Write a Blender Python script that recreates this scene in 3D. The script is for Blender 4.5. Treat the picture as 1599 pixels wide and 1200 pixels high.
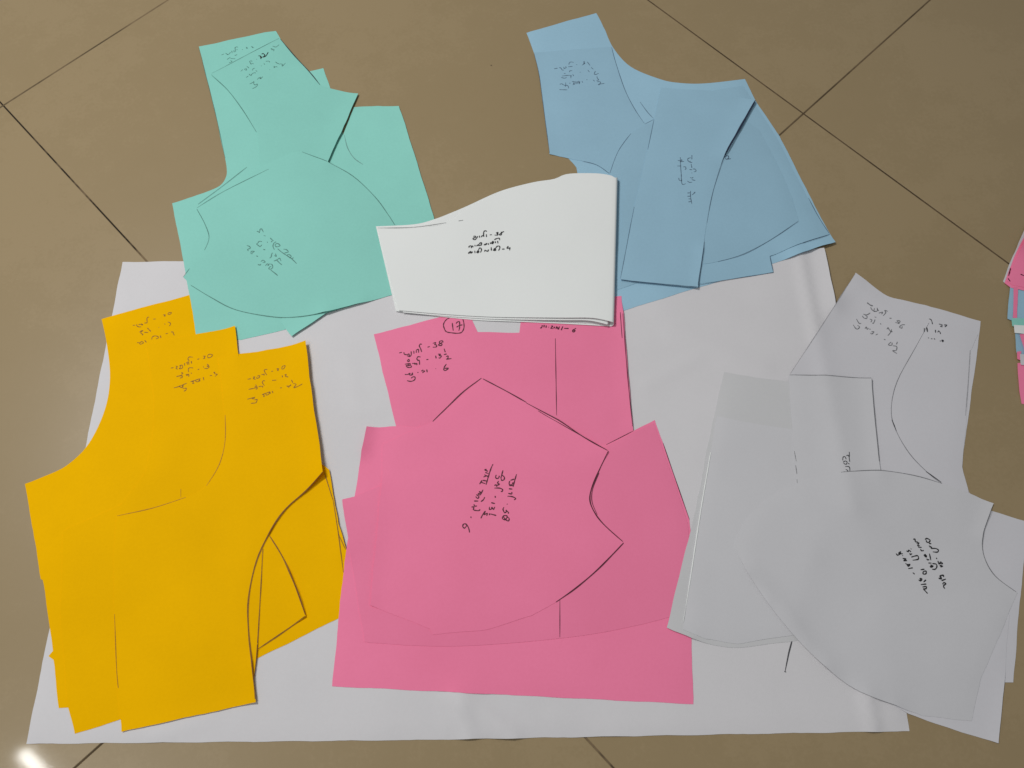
import bpy, math, random
import numpy as np
from mathutils import Matrix, Vector
from mathutils.geometry import delaunay_2d_cdt

random.seed(7)
for o in list(bpy.data.objects):
    bpy.data.objects.remove(o)
scene = bpy.context.scene
col = scene.collection

# ------------------------------------------------------------------ camera
# solved from the square floor tiles: handheld phone, 0.70 m above the floor, tilted 22 degrees
CAM = np.array([0.00267608, -0.27973824, 0.70099948])
ROT = np.array([[0.99999271, 0.00141489, 0.00354561],
                [0.0, 0.92877956, -0.37063261],
                [-0.00381749, 0.37062991, 0.92877279]])
FPX, CX, CY = 1285.0, 799.5, 600.0
cam = bpy.data.cameras.new('camera')
cam.sensor_fit = 'HORIZONTAL'; cam.sensor_width = 36.0
cam.lens = FPX / 1599.0 * 36.0
cam.clip_start = 0.01; cam.clip_end = 50
co = bpy.data.objects.new('camera', cam); col.objects.link(co)
m = Matrix([list(r) + [0] for r in ROT] + [[0, 0, 0, 1]])
co.matrix_world = Matrix.Translation(Vector(CAM)) @ m
scene.camera = co

# ------------------------------------------------------------------ light
w = bpy.data.worlds.new('World'); scene.world = w; w.use_nodes = True
bg = w.node_tree.nodes['Background']
bg.inputs[0].default_value = (0.95, 0.98, 1.0, 1); bg.inputs[1].default_value = 0.17

def area(name, a, b, width, power, colr):
    """a rectangular light from a to b, facing the floor in front of the camera"""
    a = Vector(a); b = Vector(b); L = bpy.data.lights.new(name, 'AREA')
    L.shape = 'RECTANGLE'; L.size = (b - a).length; L.size_y = width
    L.energy = power; L.color = colr
    o = bpy.data.objects.new(name, L); col.objects.link(o)
    x = (b - a).normalized(); c = (a + b) / 2
    z = (c - Vector((0, 0.1, 0))).normalized()
    z = (z - x * z.dot(x)).normalized(); y = z.cross(x)
    o.matrix_world = Matrix.Translation(c) @ Matrix((x, y, z)).transposed().to_4x4()
    return o
area('tube_lamp', (-1.70, -0.405, 2.4), (-0.80, -1.19, 2.4), 0.036, 8, (1.0, 0.99, 0.95))
area('added_key_light', (-0.98, 0.28, 1.62), (-0.60, 0.64, 1.62), 0.14, 16.5, (1.0, 0.98, 0.95))  # added key light with no known fixture, gives the falloff across the papers

scene.view_settings.view_transform = 'Standard'
scene.view_settings.look = 'None'
scene.view_settings.gamma = 1; scene.view_settings.use_curve_mapping = False
scene.view_settings.exposure = 0.12
scene.render.engine = 'CYCLES'

# ------------------------------------------------------------------ helpers
def floor_point(x, y, z=0.0):
    """photo measurement -> metres on the floor (or on a plane z above it)"""
    d = ROT @ np.array([(x - CX) / FPX, -(y - CY) / FPX, -1.0])
    p = CAM + d * (z - CAM[2]) / d[2]
    return p[0], p[1]

def tag(o, label=None, cat=None, group=None, kind=None):
    for k, v in (('label', label), ('category', cat), ('group', group), ('kind', kind)):
        if v: o[k] = v
    return o

def mesh_obj(name, verts, faces, mat, parent=None, smooth=False):
    me = bpy.data.meshes.new(name); me.from_pydata(verts, [], faces); me.update()
    me.materials.append(mat)
    if smooth:
        for p in me.polygons: p.use_smooth = True
    o = bpy.data.objects.new(name, me); col.objects.link(o); o.parent = parent
    return o

def node_mat(name):
    mt = bpy.data.materials.new(name); mt.use_nodes = True
    nt = mt.node_tree; b = nt.nodes['Principled BSDF']
    return mt, nt, b

def noise(nt, vec, scale, detail=4, rough=0.6):
    n = nt.nodes.new('ShaderNodeTexNoise'); n.inputs['Scale'].default_value = scale
    n.inputs['Detail'].default_value = detail; n.inputs['Roughness'].default_value = rough
    if vec: nt.links.new(vec, n.inputs['Vector'])
    return n

def ramp(nt, fac, stops):
    r = nt.nodes.new('ShaderNodeValToRGB'); e = r.color_ramp.elements
    e[0].position, e[0].color = stops[0][0], (*stops[0][1], 1)
    e[1].position, e[1].color = stops[-1][0], (*stops[-1][1], 1)
    for p, c in stops[1:-1]:
        q = e.new(p); q.color = (*c, 1)
    nt.links.new(fac, r.inputs[0]); return r

def bump(nt, b, h, strength, dist):
    n = nt.nodes.new('ShaderNodeBump'); n.inputs['Strength'].default_value = strength
    n.inputs['Distance'].default_value = dist
    nt.links.new(h, n.inputs['Height']); nt.links.new(n.outputs[0], b.inputs['Normal'])

def lin(r, g, b):
    f = lambda c: c / 255 / 12.92 if c <= 10 else ((c / 255 + .055) / 1.055) ** 2.4
    return f(r), f(g), f(b)

def paper(name, c, var=0.05, rough=0.62, spec=.08):
    mt, nt, b = node_mat(name)
    tc = nt.nodes.new('ShaderNodeTexCoord').outputs['Object']
    n1 = noise(nt, tc, 9, 3); n2 = noise(nt, tc, 420, 3, .7)
    mx = nt.nodes.new('ShaderNodeMath'); mx.operation = 'MULTIPLY_ADD'
    nt.links.new(n2.outputs[0], mx.inputs[0]); mx.inputs[1].default_value = .55
    nt.links.new(n1.outputs[0], mx.inputs[2])
    lo = tuple(v * (1 - var) for v in c); hi = tuple(min(1, v * (1 + var)) for v in c)
    r = ramp(nt, mx.outputs[0], [(.45, lo), (1.05, hi)])
    hs = nt.nodes.new('ShaderNodeHueSaturation'); oi = nt.nodes.new('ShaderNodeObjectInfo')
    sr = nt.nodes.new('ShaderNodeSeparateColor'); nt.links.new(oi.outputs['Color'], sr.inputs[0])   # sheet tone: painted show-through of the layers, random on the rest
    nt.links.new(sr.outputs[0], hs.inputs['Value'])
    nt.links.new(r.outputs[0], hs.inputs['Color']); nt.links.new(hs.outputs[0], b.inputs['Base Color'])
    b.inputs['Roughness'].default_value = rough
    b.inputs['Specular IOR Level'].default_value = spec
    n3 = noise(nt, tc, 900, 2, .6)
    bump(nt, b, n3.outputs[0], .12, .0004)
    return mt

PAPER = {
    'white': paper('white_chart_paper', (.71, .70, .725), .03, .6),
    'aqua': paper('aqua_card', (.285, .67, .59)),
    'blue': paper('sky_blue_card', (.335, .545, .69)),
    'yellow': paper('golden_yellow_card', (.93, .50, .0), spec=.02),
    'pink': paper('pink_card', (.99, .245, .425)),
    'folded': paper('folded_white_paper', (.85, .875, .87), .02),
    'lilac': paper('pale_lilac_paper', (.67, .665, .705), .03),
    'grey': paper('pale_grey_paper', (.655, .655, .685), .03),
    'dull': paper('dull_grey_paper', (.64, .643, .66), .03),
}

def ink(name, c, solid, scale=900):
    """pen or pencil: broken coverage, the paper shows through the stroke"""
    mt, nt, b = node_mat(name)
    b.inputs['Base Color'].default_value = (*c, 1); b.inputs['Roughness'].default_value = .6
    tc = nt.nodes.new('ShaderNodeTexCoord').outputs['Object']
    n = noise(nt, tc, scale, 2, .6)
    r = ramp(nt, n.outputs[0], [(.3, (max(0, solid - .12),) * 3), (.7, (min(1, solid + .12),) * 3)])
    nt.links.new(r.outputs[0], b.inputs['Alpha'])
    return mt
INK = {
    'black': ink('black_pen', (.006, .006, .008), .92),
    'pen': ink('faded_black_pen', (.02, .022, .03), .72),
    'maroon': ink('dark_maroon_pen', (.075, .0005, .016), .92),
    'pencil': ink('graphite_pencil', (.07, .075, .085), .52),
    'faint': ink('faint_pencil', (.1, .105, .115), .30),
    'brown': ink('brown_pencil', (.14, .04, .001), .55),
    'brownpen': ink('pale_brown_pen', (.2, .07, .001), .5),
    'brownfaint': ink('faint_brown_pencil', (.2, .07, .002), .42),
    'green': ink('dark_green_pencil', (.03, .10, .085), .45),
    'navy': ink('navy_pen', (.035, .055, .11), .5),
    'darknavy': ink('dark_navy_pen', (.006, .01, .04), .85),
}

# ------------------------------------------------------------------ floor of polished tiles
TS = 0.6
TO = np.array([-0.54113823, 0.31982222]); TU = np.array([0.71815909, 0.69587895]); TV = np.array([0.69587895, -0.71815909])

def floor_tile_material():
    mt, nt, b = node_mat('polished_beige_tile')
    geo = nt.nodes.new('ShaderNodeNewGeometry').outputs['Position']
    oi = nt.nodes.new('ShaderNodeObjectInfo')
    add = nt.nodes.new('ShaderNodeVectorMath'); add.operation = 'MULTIPLY_ADD'
    nt.links.new(oi.outputs['Random'], add.inputs[0]); add.inputs[1].default_value = (9, 5, 0)
    nt.links.new(geo, add.inputs[2]); v = add.outputs[0]
    n1 = noise(nt, v, 5, 5, .55); n2 = noise(nt, v, 260, 4, .75); n3 = noise(nt, v, 45, 3, .6)
    ma = nt.nodes.new('ShaderNodeMath'); ma.operation = 'MULTIPLY_ADD'
    nt.links.new(n2.outputs[0], ma.inputs[0]); ma.inputs[1].default_value = .5; nt.links.new(n1.outputs[0], ma.inputs[2])
    mb = nt.nodes.new('ShaderNodeMath'); mb.operation = 'MULTIPLY_ADD'
    nt.links.new(n3.outputs[0], mb.inputs[0]); mb.inputs[1].default_value = .35; nt.links.new(ma.outputs[0], mb.inputs[2])
    r = ramp(nt, mb.outputs[0], [(.45, (.325, .242, .128)), (.92, (.34, .254, .137)), (1.35, (.357, .268, .147))])
    # sparse dark specks in the stoneware
    vo = nt.nodes.new('ShaderNodeTexVoronoi'); vo.inputs['Scale'].default_value = 26; nt.links.new(v, vo.inputs['Vector'])
    sp = ramp(nt, vo.outputs['Distance'], [(.018, (1, 1, 1)), (.04, (0, 0, 0))])
    wn = nt.nodes.new('ShaderNodeMath'); wn.operation = 'GREATER_THAN'; wn.inputs[1].default_value = .86
    sc = nt.nodes.new('ShaderNodeSeparateColor'); nt.links.new(vo.outputs['Color'], sc.inputs[0]); nt.links.new(sc.outputs[0], wn.inputs[0])
    mu = nt.nodes.new('ShaderNodeMath'); mu.operation = 'MULTIPLY'; nt.links.new(sp.outputs[0], mu.inputs[0]); nt.links.new(wn.outputs[0], mu.inputs[1])
    mi = nt.nodes.new('ShaderNodeMix'); mi.data_type = 'RGBA'
    nt.links.new(mu.outputs[0], mi.inputs[0]); nt.links.new(r.outputs[0], mi.inputs[6]); mi.inputs[7].default_value = (.07, .05, .03, 1)
    nt.links.new(mi.outputs[2], b.inputs['Base Color'])
    b.inputs['Roughness'].default_value = .3; b.inputs['Specular IOR Level'].default_value = .4
    b.inputs['Coat Weight'].default_value = .6; b.inputs['Coat Roughness'].default_value = .06; b.inputs['Coat IOR'].default_value = 1.45
    bump(nt, b, n3.outputs[0], .02, .001)
    return mt

def grout_material(name, dark, light, lo, hi):
    mt, nt, b = node_mat(name)
    geo = nt.nodes.new('ShaderNodeNewGeometry').outputs['Position']
    n = noise(nt, geo, 14, 4, .7)
    r = ramp(nt, n.outputs[0], [(lo, dark), (hi, light)])
    nt.links.new(r.outputs[0], b.inputs['Base Color']); b.inputs['Roughness'].default_value = .9
    return mt

def build_floor():
    gm = grout_material('dark_grout', (.012, .008, .004), (.03, .02, .011), .4, .65)
    floor = mesh_obj('floor', [(-2.2, -2.2, -.003), (2.2, -2.2, -.003), (2.2, 2.2, -.003), (-2.2, 2.2, -.003)], [(0, 1, 2, 3)], gm)
    tag(floor, kind='structure')
    tm = floor_tile_material()
    g, bv, h = .0007, .0004, .006
    a, c = TS / 2 - g, TS / 2 - g - bv
    vs = []
    for s, z in ((a, -h), (a, -bv), (c, 0)):
        vs += [(-s, -s, z), (s, -s, z), (s, s, z), (-s, s, z)]
    fs = [(8, 9, 10, 11)]
    for k in (0, 4):
        for i in range(4):
            j = (i + 1) % 4; fs.append((k + i, k + j, k + 4 + j, k + 4 + i))
    first = None
    ang = math.atan2(TU[1], TU[0])
    for i in range(-2, 4):
        for j in range(-2, 4):
            c2 = TO + TU * (i + .5) * TS + TV * (j + .5) * TS
            if np.hypot(*c2) > 1.5: continue
            if first is None:
                first = mesh_obj('tile', vs, fs, tm, floor); o = first
            else:
                o = first.copy(); col.objects.link(o); o.parent = floor
            o.location = (c2[0], c2[1], random.uniform(-.00012, .00012)); o.rotation_euler = (0, 0, ang)
    # grout lying in the joints, each joint filled to its own height and dirtied in its own way
    kinds = {('v', 0): ((.010, .006, .003), (.20, .14, .08), .50, .60, -.0006),
             ('u', 0): ((.10, .07, .036), (.22, .155, .085), .40, .6, -.0001),
             ('v', 1): ((.07, .045, .02), (.15, .10, .052), .4, .62, -.0003),
             ('u', 1): ((.075, .05, .024), (.16, .108, .058), .4, .62, -.0003)}
    for d in ('u', 'v'):
        for k in range(-1, 4):
            dk, lt, lo, hi, z = kinds.get((d, k), ((.045, .028, .012), (.11, .075, .04), .4, .62, -.0003))
            along, across = (TU, TV) if d == 'u' else (TV, TU)
            c2 = TO + across * k * TS
            A, B = c2 - along * 1.0, c2 + along * 1.9
            vv = []
            for q, s in ((A, -1), (B, -1), (B, 1), (A, 1)):
                p = q + across * s * (g + .0004); vv.append((p[0], p[1], z - (.0001 if d == 'u' else 0)))
            f = (0, 1, 2, 3)
            v0, v1, v3 = Vector(vv[0]), Vector(vv[1]), Vector(vv[3])
            if (v1 - v0).cross(v3 - v0).z < 0: f = f[::-1]
            mesh_obj('grout_line', vv, [f], grout_material('joint_grout', dk, lt, lo, hi), floor)
build_floor()

# ------------------------------------------------------------------ draped paper
# a height field of everything laid down so far; every new sheet is draped over it
GX0, GY0, GS, GW, GH = -.80, -.56, .002, 800, 560
H = np.zeros((GH, GW))
XX, YY = np.meshgrid(GX0 + GS * np.arange(GW), GY0 + GS * np.arange(GH))

def inside(poly, X, Y):
    r = np.zeros(X.shape, bool); n = len(poly)
    for i in range(n):
        x1, y1 = poly[i]; x2, y2 = poly[(i + 1) % n]
        if y1 == y2: continue
        c = ((y1 > Y) != (y2 > Y)) & (X < (x2 - x1) * (Y - y1) / (y2 - y1) + x1)
        r ^= c
    return r

def box3(a):
    p = np.pad(a, 1, mode='edge')
    s = p[:-2] + p[1:-1] + p[2:]
    return (s[:, :-2] + s[:, 1:-1] + s[:, 2:]) / 9

def sample(F, x, y):
    u = np.clip((np.asarray(x) - GX0) / GS, 0, GW - 1.001); v = np.clip((np.asarray(y) - GY0) / GS, 0, GH - 1.001)
    i = u.astype(int); j = v.astype(int); a = u - i; b = v - j
    return F[j, i] * (1 - a) * (1 - b) + F[j, i + 1] * a * (1 - b) + F[j + 1, i] * (1 - a) * b + F[j + 1, i + 1] * a * b

def catmull(pts, per=6):
    if len(pts) < 3: return pts
    P = [pts[0]] + list(pts) + [pts[-1]]; out = []
    for i in range(1, len(P) - 2):
        p0, p1, p2, p3 = map(np.array, P[i - 1:i + 3])
        for k in range(per):
            t = k / per
            out.append(tuple(.5 * ((2 * p1) + (-p0 + p2) * t + (2 * p0 - 5 * p1 + 4 * p2 - p3) * t * t + (-p0 + 3 * p1 - 3 * p2 + p3) * t ** 3)))
    out.append(tuple(pts[-1])); return out

def expand(outline):
    """outline in photo measurements; an item ('c', pts...) is a smooth run"""
    out = []
    for it in outline:
        if it[0] == 'c': out += catmull(list(it[1:]))
        else: out.append(it)
    return out

def seg_dist(X, Y, a, b):
    ax, ay = a; bx, by = b; dx, dy = bx - ax, by - ay
    t = np.clip(((X - ax) * dx + (Y - ay) * dy) / (dx * dx + dy * dy + 1e-12), 0, 1)
    return np.hypot(X - ax - t * dx, Y - ay - t * dy)

SHEETS = {}
LAYER_TONE = {'pM': .955, 'pB': 1.0, 'pN': 1.0, 'pC': .985, 'pT': .965, 'aA': 1.0, 'aD': 1.02, 'aB': .97, 'aC': .985,
         'bA': 1.05, 'bB': .985, 'bC': .985, 'bE': .95, 'bD': .98, 'yA': 1.0, 'yB': .985, 'yC': .995, 'yD': 1.01, 'yE': 1.0}  # light passing through overlapping sheets, painted as fixed tones
THICK = .00018

def wavy(seed):
    rs = np.random.RandomState(seed); F = np.zeros_like(H)
    for k in range(5):
        a = rs.uniform(0, 2 * math.pi); L = rs.uniform(.09, .22); ph = rs.uniform(0, 6.28)
        F += np.sin((XX * math.cos(a) + YY * math.sin(a)) * 2 * math.pi / L + ph)
    return F / 5

def sheet(key, name, outline, mat, label, cat='paper pattern', group=None, lifts=(), wave=.0007, step=.006, folds=()):
    global H
    px = expand(outline)
    poly = [floor_point(*p) for p in px]
    # fine resampling with a little hand-cut wobble
    rs = random.Random(len(SHEETS) + 11); pts = []
    for i in range(len(poly)):
        a = np.array(poly[i]); b = np.array(poly[(i + 1) % len(poly)]); L = np.linalg.norm(b - a)
        n = max(1, int(L / .005)); nrm = np.array([-(b - a)[1], (b - a)[0]]) / (L + 1e-9)
        amp = .00022 if n > 2 else 0; ph = rs.uniform(0, 6)
        for k in range(n):
            t = k / n; wob = amp * math.sin(ph + t * L * 130) * (1 if 0 < k else 0)
            wob += rs.uniform(-1, 1) * amp * .5 * (1 if k else 0)
            pts.append(tuple(a + (b - a) * t + nrm * wob))
    if sum(pts[i][0] * pts[(i + 1) % len(pts)][1] - pts[(i + 1) % len(pts)][0] * pts[i][1] for i in range(len(pts))) < 0:
        pts = pts[::-1]
    mask = inside(pts, XX, YY)
    m2 = mask.copy()
    for _ in range(3):
        m2 = box3(m2.astype(float)) > 0.01
    D = np.where(m2, H, 0); S0 = D.copy()
    for _ in range(45): D = np.maximum(S0, box3(D))
    for _ in range(3): D = box3(D)
    D = np.maximum(D, S0 * .999) + .00008
    core = mask.astype(float)
    for _ in range(8): core = box3(core)
    D = D + wave * np.clip(core * 2 - 1, 0, 1) * (1 + wavy(len(SHEETS) + 3)) * .5
    for (a, b, wd, h) in lifts:
        A = floor_point(*a); B = floor_point(*b)
        q = np.clip(1 - seg_dist(XX, YY, A, B) / wd, 0, 1)
        D = D + h * q * q
    for (a, b, wd, h) in folds:      # sharp creases: ridges with a straight crest
        A = floor_point(*a); B = floor_point(*b)
        q = np.clip(1 - seg_dist(XX, YY, A, B) / wd, 0, 1)
        D = D + h * q
    T = D + THICK
    H = np.where(mask, np.maximum(H, T), H)
    # triangulate: outline plus a jittered inner grid
    P = np.array(pts); x0, y0 = P.min(0); x1, y1 = P.max(0)
    gx, gy = np.meshgrid(np.arange(x0, x1, step), np.arange(y0, y1, step * .87))
    gx = gx + (np.arange(gx.shape[0]) % 2)[:, None] * step * .5
    gx = gx.ravel(); gy = gy.ravel()
    ok = inside(pts, gx, gy)
    gx, gy = gx[ok], gy[ok]
    if len(gx):
        dm = np.min((gx[:, None] - P[None, :, 0]) ** 2 + (gy[:, None] - P[None, :, 1]) ** 2, axis=1)
        ok = dm > (step * .55) ** 2; gx, gy = gx[ok], gy[ok]
    n = len(pts)
    vin = [Vector(p) for p in pts] + [Vector((a, b)) for a, b in zip(gx, gy)]
    vo, eo, fo, *_ = delaunay_2d_cdt(vin, [], [list(range(n))], 1, 1e-7)
    vx = np.array([v.x for v in vo]); vy = np.array([v.y for v in vo])
    zt = sample(T, vx, vy); N = len(vo)
    verts = [(a, b, c) for a, b, c in zip(vx, vy, zt)] + [(a, b, c - THICK) for a, b, c in zip(vx, vy, zt)]
    faces = []; cnt = {}
    for f in fo:
        a, b, c = f[0], f[1], f[2]
        ar = (vx[b] - vx[a]) * (vy[c] - vy[a]) - (vx[c] - vx[a]) * (vy[b] - vy[a])
        if ar < 0: b, c = c, b
        faces.append((a, b, c)); faces.append((a + N, c + N, b + N))
        for e in ((a, b), (b, c), (c, a)):
            cnt[e] = cnt.get(e, 0) + 1
    top = len(faces)
    for (a, b) in list(cnt):
        if (b, a) not in cnt: faces.append((a, a + N, b + N, b))
    me = bpy.data.meshes.new(name); me.from_pydata(verts, [], faces); me.update()
    me.materials.append(mat)
    for p in me.polygons: p.use_smooth = p.index < top
    me.set_sharp_from_angle(angle=math.radians(35))
    o = bpy.data.objects.new(name, me); col.objects.link(o)
    tag(o, label, cat, group)
    sh = LAYER_TONE.get(key, rs.uniform(.975, 1.015)); o.color = (sh, sh, sh, 1)
    SHEETS[key] = (o, T)
    return o

def ribbons(name, key, strokes, mat, width, smooth=True, taper=.55, z=.00016, zplane=0.0):
    """flat pen strokes lying on sheet `key`; strokes in photo measurements, width in metres"""
    if name in ('pencil_line', 'crease_shade') and len(strokes) > 1:
        return [ribbons(name, key, [st], mat, width, smooth, taper, z, zplane) for st in strokes]
    o, T = SHEETS[key]; V = []; F = []; hand = name in ('handwriting', 'circled_number')
    if hand: taper = .75; width = width * .92
    for st in strokes:
        wd = width
        if isinstance(st, tuple) and isinstance(st[0], (int, float)) and isinstance(st[1], list):
            wd = width * st[0]; st = st[1]
        pts = catmull(st, 5) if smooth else st
        W = [np.array(floor_point(p[0], p[1], zplane)) for p in pts]
        Q = [W[0]]
        for a, b in zip(W[:-1], W[1:]):
            k = max(1, int(np.linalg.norm(b - a) / (.0007 if hand else .004)))
            for i in range(1, k + 1): Q.append(a + (b - a) * i / k)
        if len(Q) < 2: continue
        base = len(V); n = len(Q); ph = random.uniform(0, 6)
        for i, p in enumerate(Q):
            d = Q[min(i + 1, n - 1)] - Q[max(i - 1, 0)]; d = d / (np.linalg.norm(d) + 1e-9)
            nn = np.array([-d[1], d[0]])
            e = min(i, n - 1 - i) / max(1, n - 1) * 2
            ww = wd * .5 * (taper + (1 - taper) * min(1, e * 2.5)) * (1 + .18 * math.sin(ph + i * .9))
            for s in (1, -1):
                q = p + nn * ww * s
                if callable(T): zz = T(q[0], q[1])
                else: zz = float(sample(T, p[0], p[1]))
                V.append((q[0], q[1], zz + z))
        for i in range(n - 1):
            a = base + 2 * i; F.append((a + 1, a + 3, a + 2, a))
    return mesh_obj(name, V, F, mat, o)

def crop(x0, y0, s, strokes):
    out = []
    for st in strokes:
        k = 1.0
        if isinstance(st, tuple): k, st = st
        out.append((k, [(x0 + x * s, y0 + y * s) for x, y in st]))
    return out

# ------------------------------------------------------------------ the sheets, bottom to top
sheet('base', 'chart_sheet', [(192, 410), (740, 400), (1285, 390), (1302, 470), (1420, 1142), (640, 1156), (42, 1162)], PAPER['white'],
      'large white chart paper sheet lying on the tiles under all the coloured patterns', 'paper sheet', wave=.0016, step=.006,
      lifts=[((1286, 392), (1304, 480), .018, .004), ((42, 1162), (192, 410), .02, .0006)],
      folds=[((1247, 395), (1330, 800), .008, .0026), ((1352, 1085), (1364, 1144), .008, .0026),
             ((712, 1085), (735, 1155), .011, .0032), ((730, 1095), (800, 1152), .012, .0032), ((690, 1092), (700, 1130), .008, .0012),
             ((440, 628), (585, 645), .012, .0008), ((1050, 520), (1190, 575), .014, .0009), ((545, 560), (560, 650), .012, .0007), ((1010, 600), (1090, 560), .01, .0007), ((240, 1150), (330, 1120), .01, .0008), ((870, 1120), (960, 1150), .012, .0009)])
ribbons('pencil_line', 'base', [[(1200, 962), (1206, 968), (1222, 976)], [(1237, 997), (1231, 1020), (1225, 1050)], [(1224, 1049), (1227, 1050)], [(1200, 962), (1201, 968)]], INK['pen'], .0011, False)

sheet('yA', 'yellow_pattern', [('c', (159, 499), (168, 540), (173, 590), (165, 640), (140, 693), (105, 727), (70, 744)), (39, 756), (52, 830), (64, 905), (67, 906),
      (82, 1000), (84, 1017), (77, 1025), (85, 1031), (93, 1106), (112, 1105), (200, 1100), (380, 1000), (400, 800), (330, 600), (325, 454)], PAPER['yellow'],
      'yellow paper bodice pattern with curved left armhole, lowest of the yellow pile', group='yellow bodice patterns')
sheet('aA', 'aqua_pattern', [(311, 74), (350, 65), (414, 51), (431, 49), (438, 61), (450, 108), (484, 112), (505, 107), (516, 139), (560, 300), (585, 440), (446, 516), (377, 532), (307, 524),
      (300, 480), (286, 405), (269, 318), ('c', (318, 302), (343, 291), (353, 277), (354, 262), (350, 240)), (336, 175)], PAPER['aqua'],
      'aqua paper pattern reaching highest, its notes half covered, lowest of the aqua pile', group='aqua bodice patterns',
      lifts=[((311, 74), (350, 240), .012, .0008)])
ribbons('handwriting', 'aA', crop(330, 60, .07505, [
    [(215, 355), (270, 335)], [(300, 320), (340, 345), (380, 330), (400, 300)], [(330, 340), (350, 355)], [(430, 270), (435, 320)], [(470, 260), (480, 300)], [(495, 200), (505, 290)],
    [(490, 215), (520, 190), (560, 195)], [(520, 250), (550, 245)], [(640, 245), (660, 245)], [(720, 195), (745, 200), (735, 220), (765, 215)], [(830, 185), (865, 190), (855, 205), (890, 205)],
    [(330, 450), (380, 415), (400, 410)], [(400, 430), (500, 435)], [(490, 355), (505, 365), (540, 345)], [(400, 470), (430, 490), (400, 510), (370, 520)]]), INK['green'], .0009)
ribbons('pencil_line', 'aA', [[(311, 76), (336, 175), (352, 248)]], INK['green'], .0007)
sheet('aD', 'aqua_pattern', [(553, 168), (590, 166), (623, 167), (631, 190), (677, 338), (694, 400), (640, 448), (512, 491), (457, 528), (440, 505), (500, 300)], PAPER['aqua'],
      'aqua paper pattern whose straight right edge slopes down behind the folded white paper', group='aqua bodice patterns',
      lifts=[((512, 491), (457, 528), .02, .0025), ((623, 167), (677, 338), .012, .001)])
ribbons('pencil_line', 'aD', [[(538, 212), (543, 232), (553, 248), (567, 258)]], INK['faint'], .0009)
sheet('aB', 'aqua_pattern', [(330, 117), (380, 90), (437, 60), ('c', (460, 88), (484, 113), (500, 133), (516, 139)), (560, 149), (538, 200), (513, 256), (500, 420), (420, 400), (404, 230), ('c', (401, 208), (380, 172), (356, 140))], PAPER['aqua'],
      'aqua paper pattern with a bold retraced number in its notes, under the rounded piece', group='aqua bodice patterns',
      lifts=[((560, 149), (513, 256), .022, .0026)])
ribbons('handwriting', 'aB', crop(330, 60, .07505, [
    [(620, 705), (660, 670)], [(690, 655), (720, 680), (745, 675), (720, 640)], [(745, 600), (790, 640)], [(800, 500), (840, 570)], [(800, 500), (830, 490), (860, 500)], [(840, 540), (890, 550)], [(945, 465), (955, 450)],
    [(1240, 240), (1270, 235), (1265, 260), (1310, 250), (1300, 290)], [(1280, 180), (1350, 200), (1415, 150)],
    [(730, 835), (780, 800)], [(790, 760), (820, 790), (850, 770), (830, 800)], [(850, 760), (900, 735), (930, 745)], [(860, 690), (870, 660), (910, 640)], [(930, 690), (960, 710)], [(1045, 600), (1050, 590)], [(1100, 540), (1120, 570)], [(1140, 500), (1200, 495), (1220, 520)],
    [(800, 970), (860, 945), (890, 920), (890, 960)], [(880, 960), (920, 990), (960, 970), (950, 1020), (860, 1070)], [(960, 880), (1000, 840), (1030, 860), (1080, 815)], [(1020, 820), (1040, 870)], [(1215, 675), (1225, 670)],
    [(1300, 600), (1320, 610), (1310, 630), (1350, 610), (1380, 620)], [(1340, 510), (1380, 540), (1440, 560)], [(1440, 550), (1480, 560), (1480, 600), (1550, 530)]]), INK['green'], .0009)
ribbons('handwriting', 'aB', crop(330, 60, .07505, [[(985, 385), (1030, 390), (1030, 420), (1060, 410), (1030, 450)], [(1050, 350), (1090, 340), (1120, 380), (1080, 410), (1140, 390), (1190, 310)]]), INK['black'], .0012)
ribbons('pencil_line', 'aB', [[(331, 119), (356, 142), (380, 174), (401, 208)], [(331, 116), (380, 90), (436, 61)]], INK['green'], .0008)
ribbons('pencil_line', 'aB', [[(438, 62), (460, 88), (484, 114), (500, 134)]], INK['pen'], .0010)
sheet('aC', 'aqua_pattern', [(307, 327), (350, 300), (400, 265), ('c', (440, 247), (471, 238), (513, 256), (552, 277), (586, 309), (606, 336), (617, 353)), (640, 440), (612, 462), ('c', (512, 491), (470, 497), (428, 497), (370, 486), (330, 466), (299, 447)),
      (287, 434), (300, 420), ('c', (320, 392), (327, 372), (320, 350))], PAPER['aqua'],
      'rounded aqua paper cup pattern with upside-down notes, on top of the aqua pile', group='aqua bodice patterns',
      lifts=[((565, 476), (512, 491), .02, .0026)])
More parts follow.
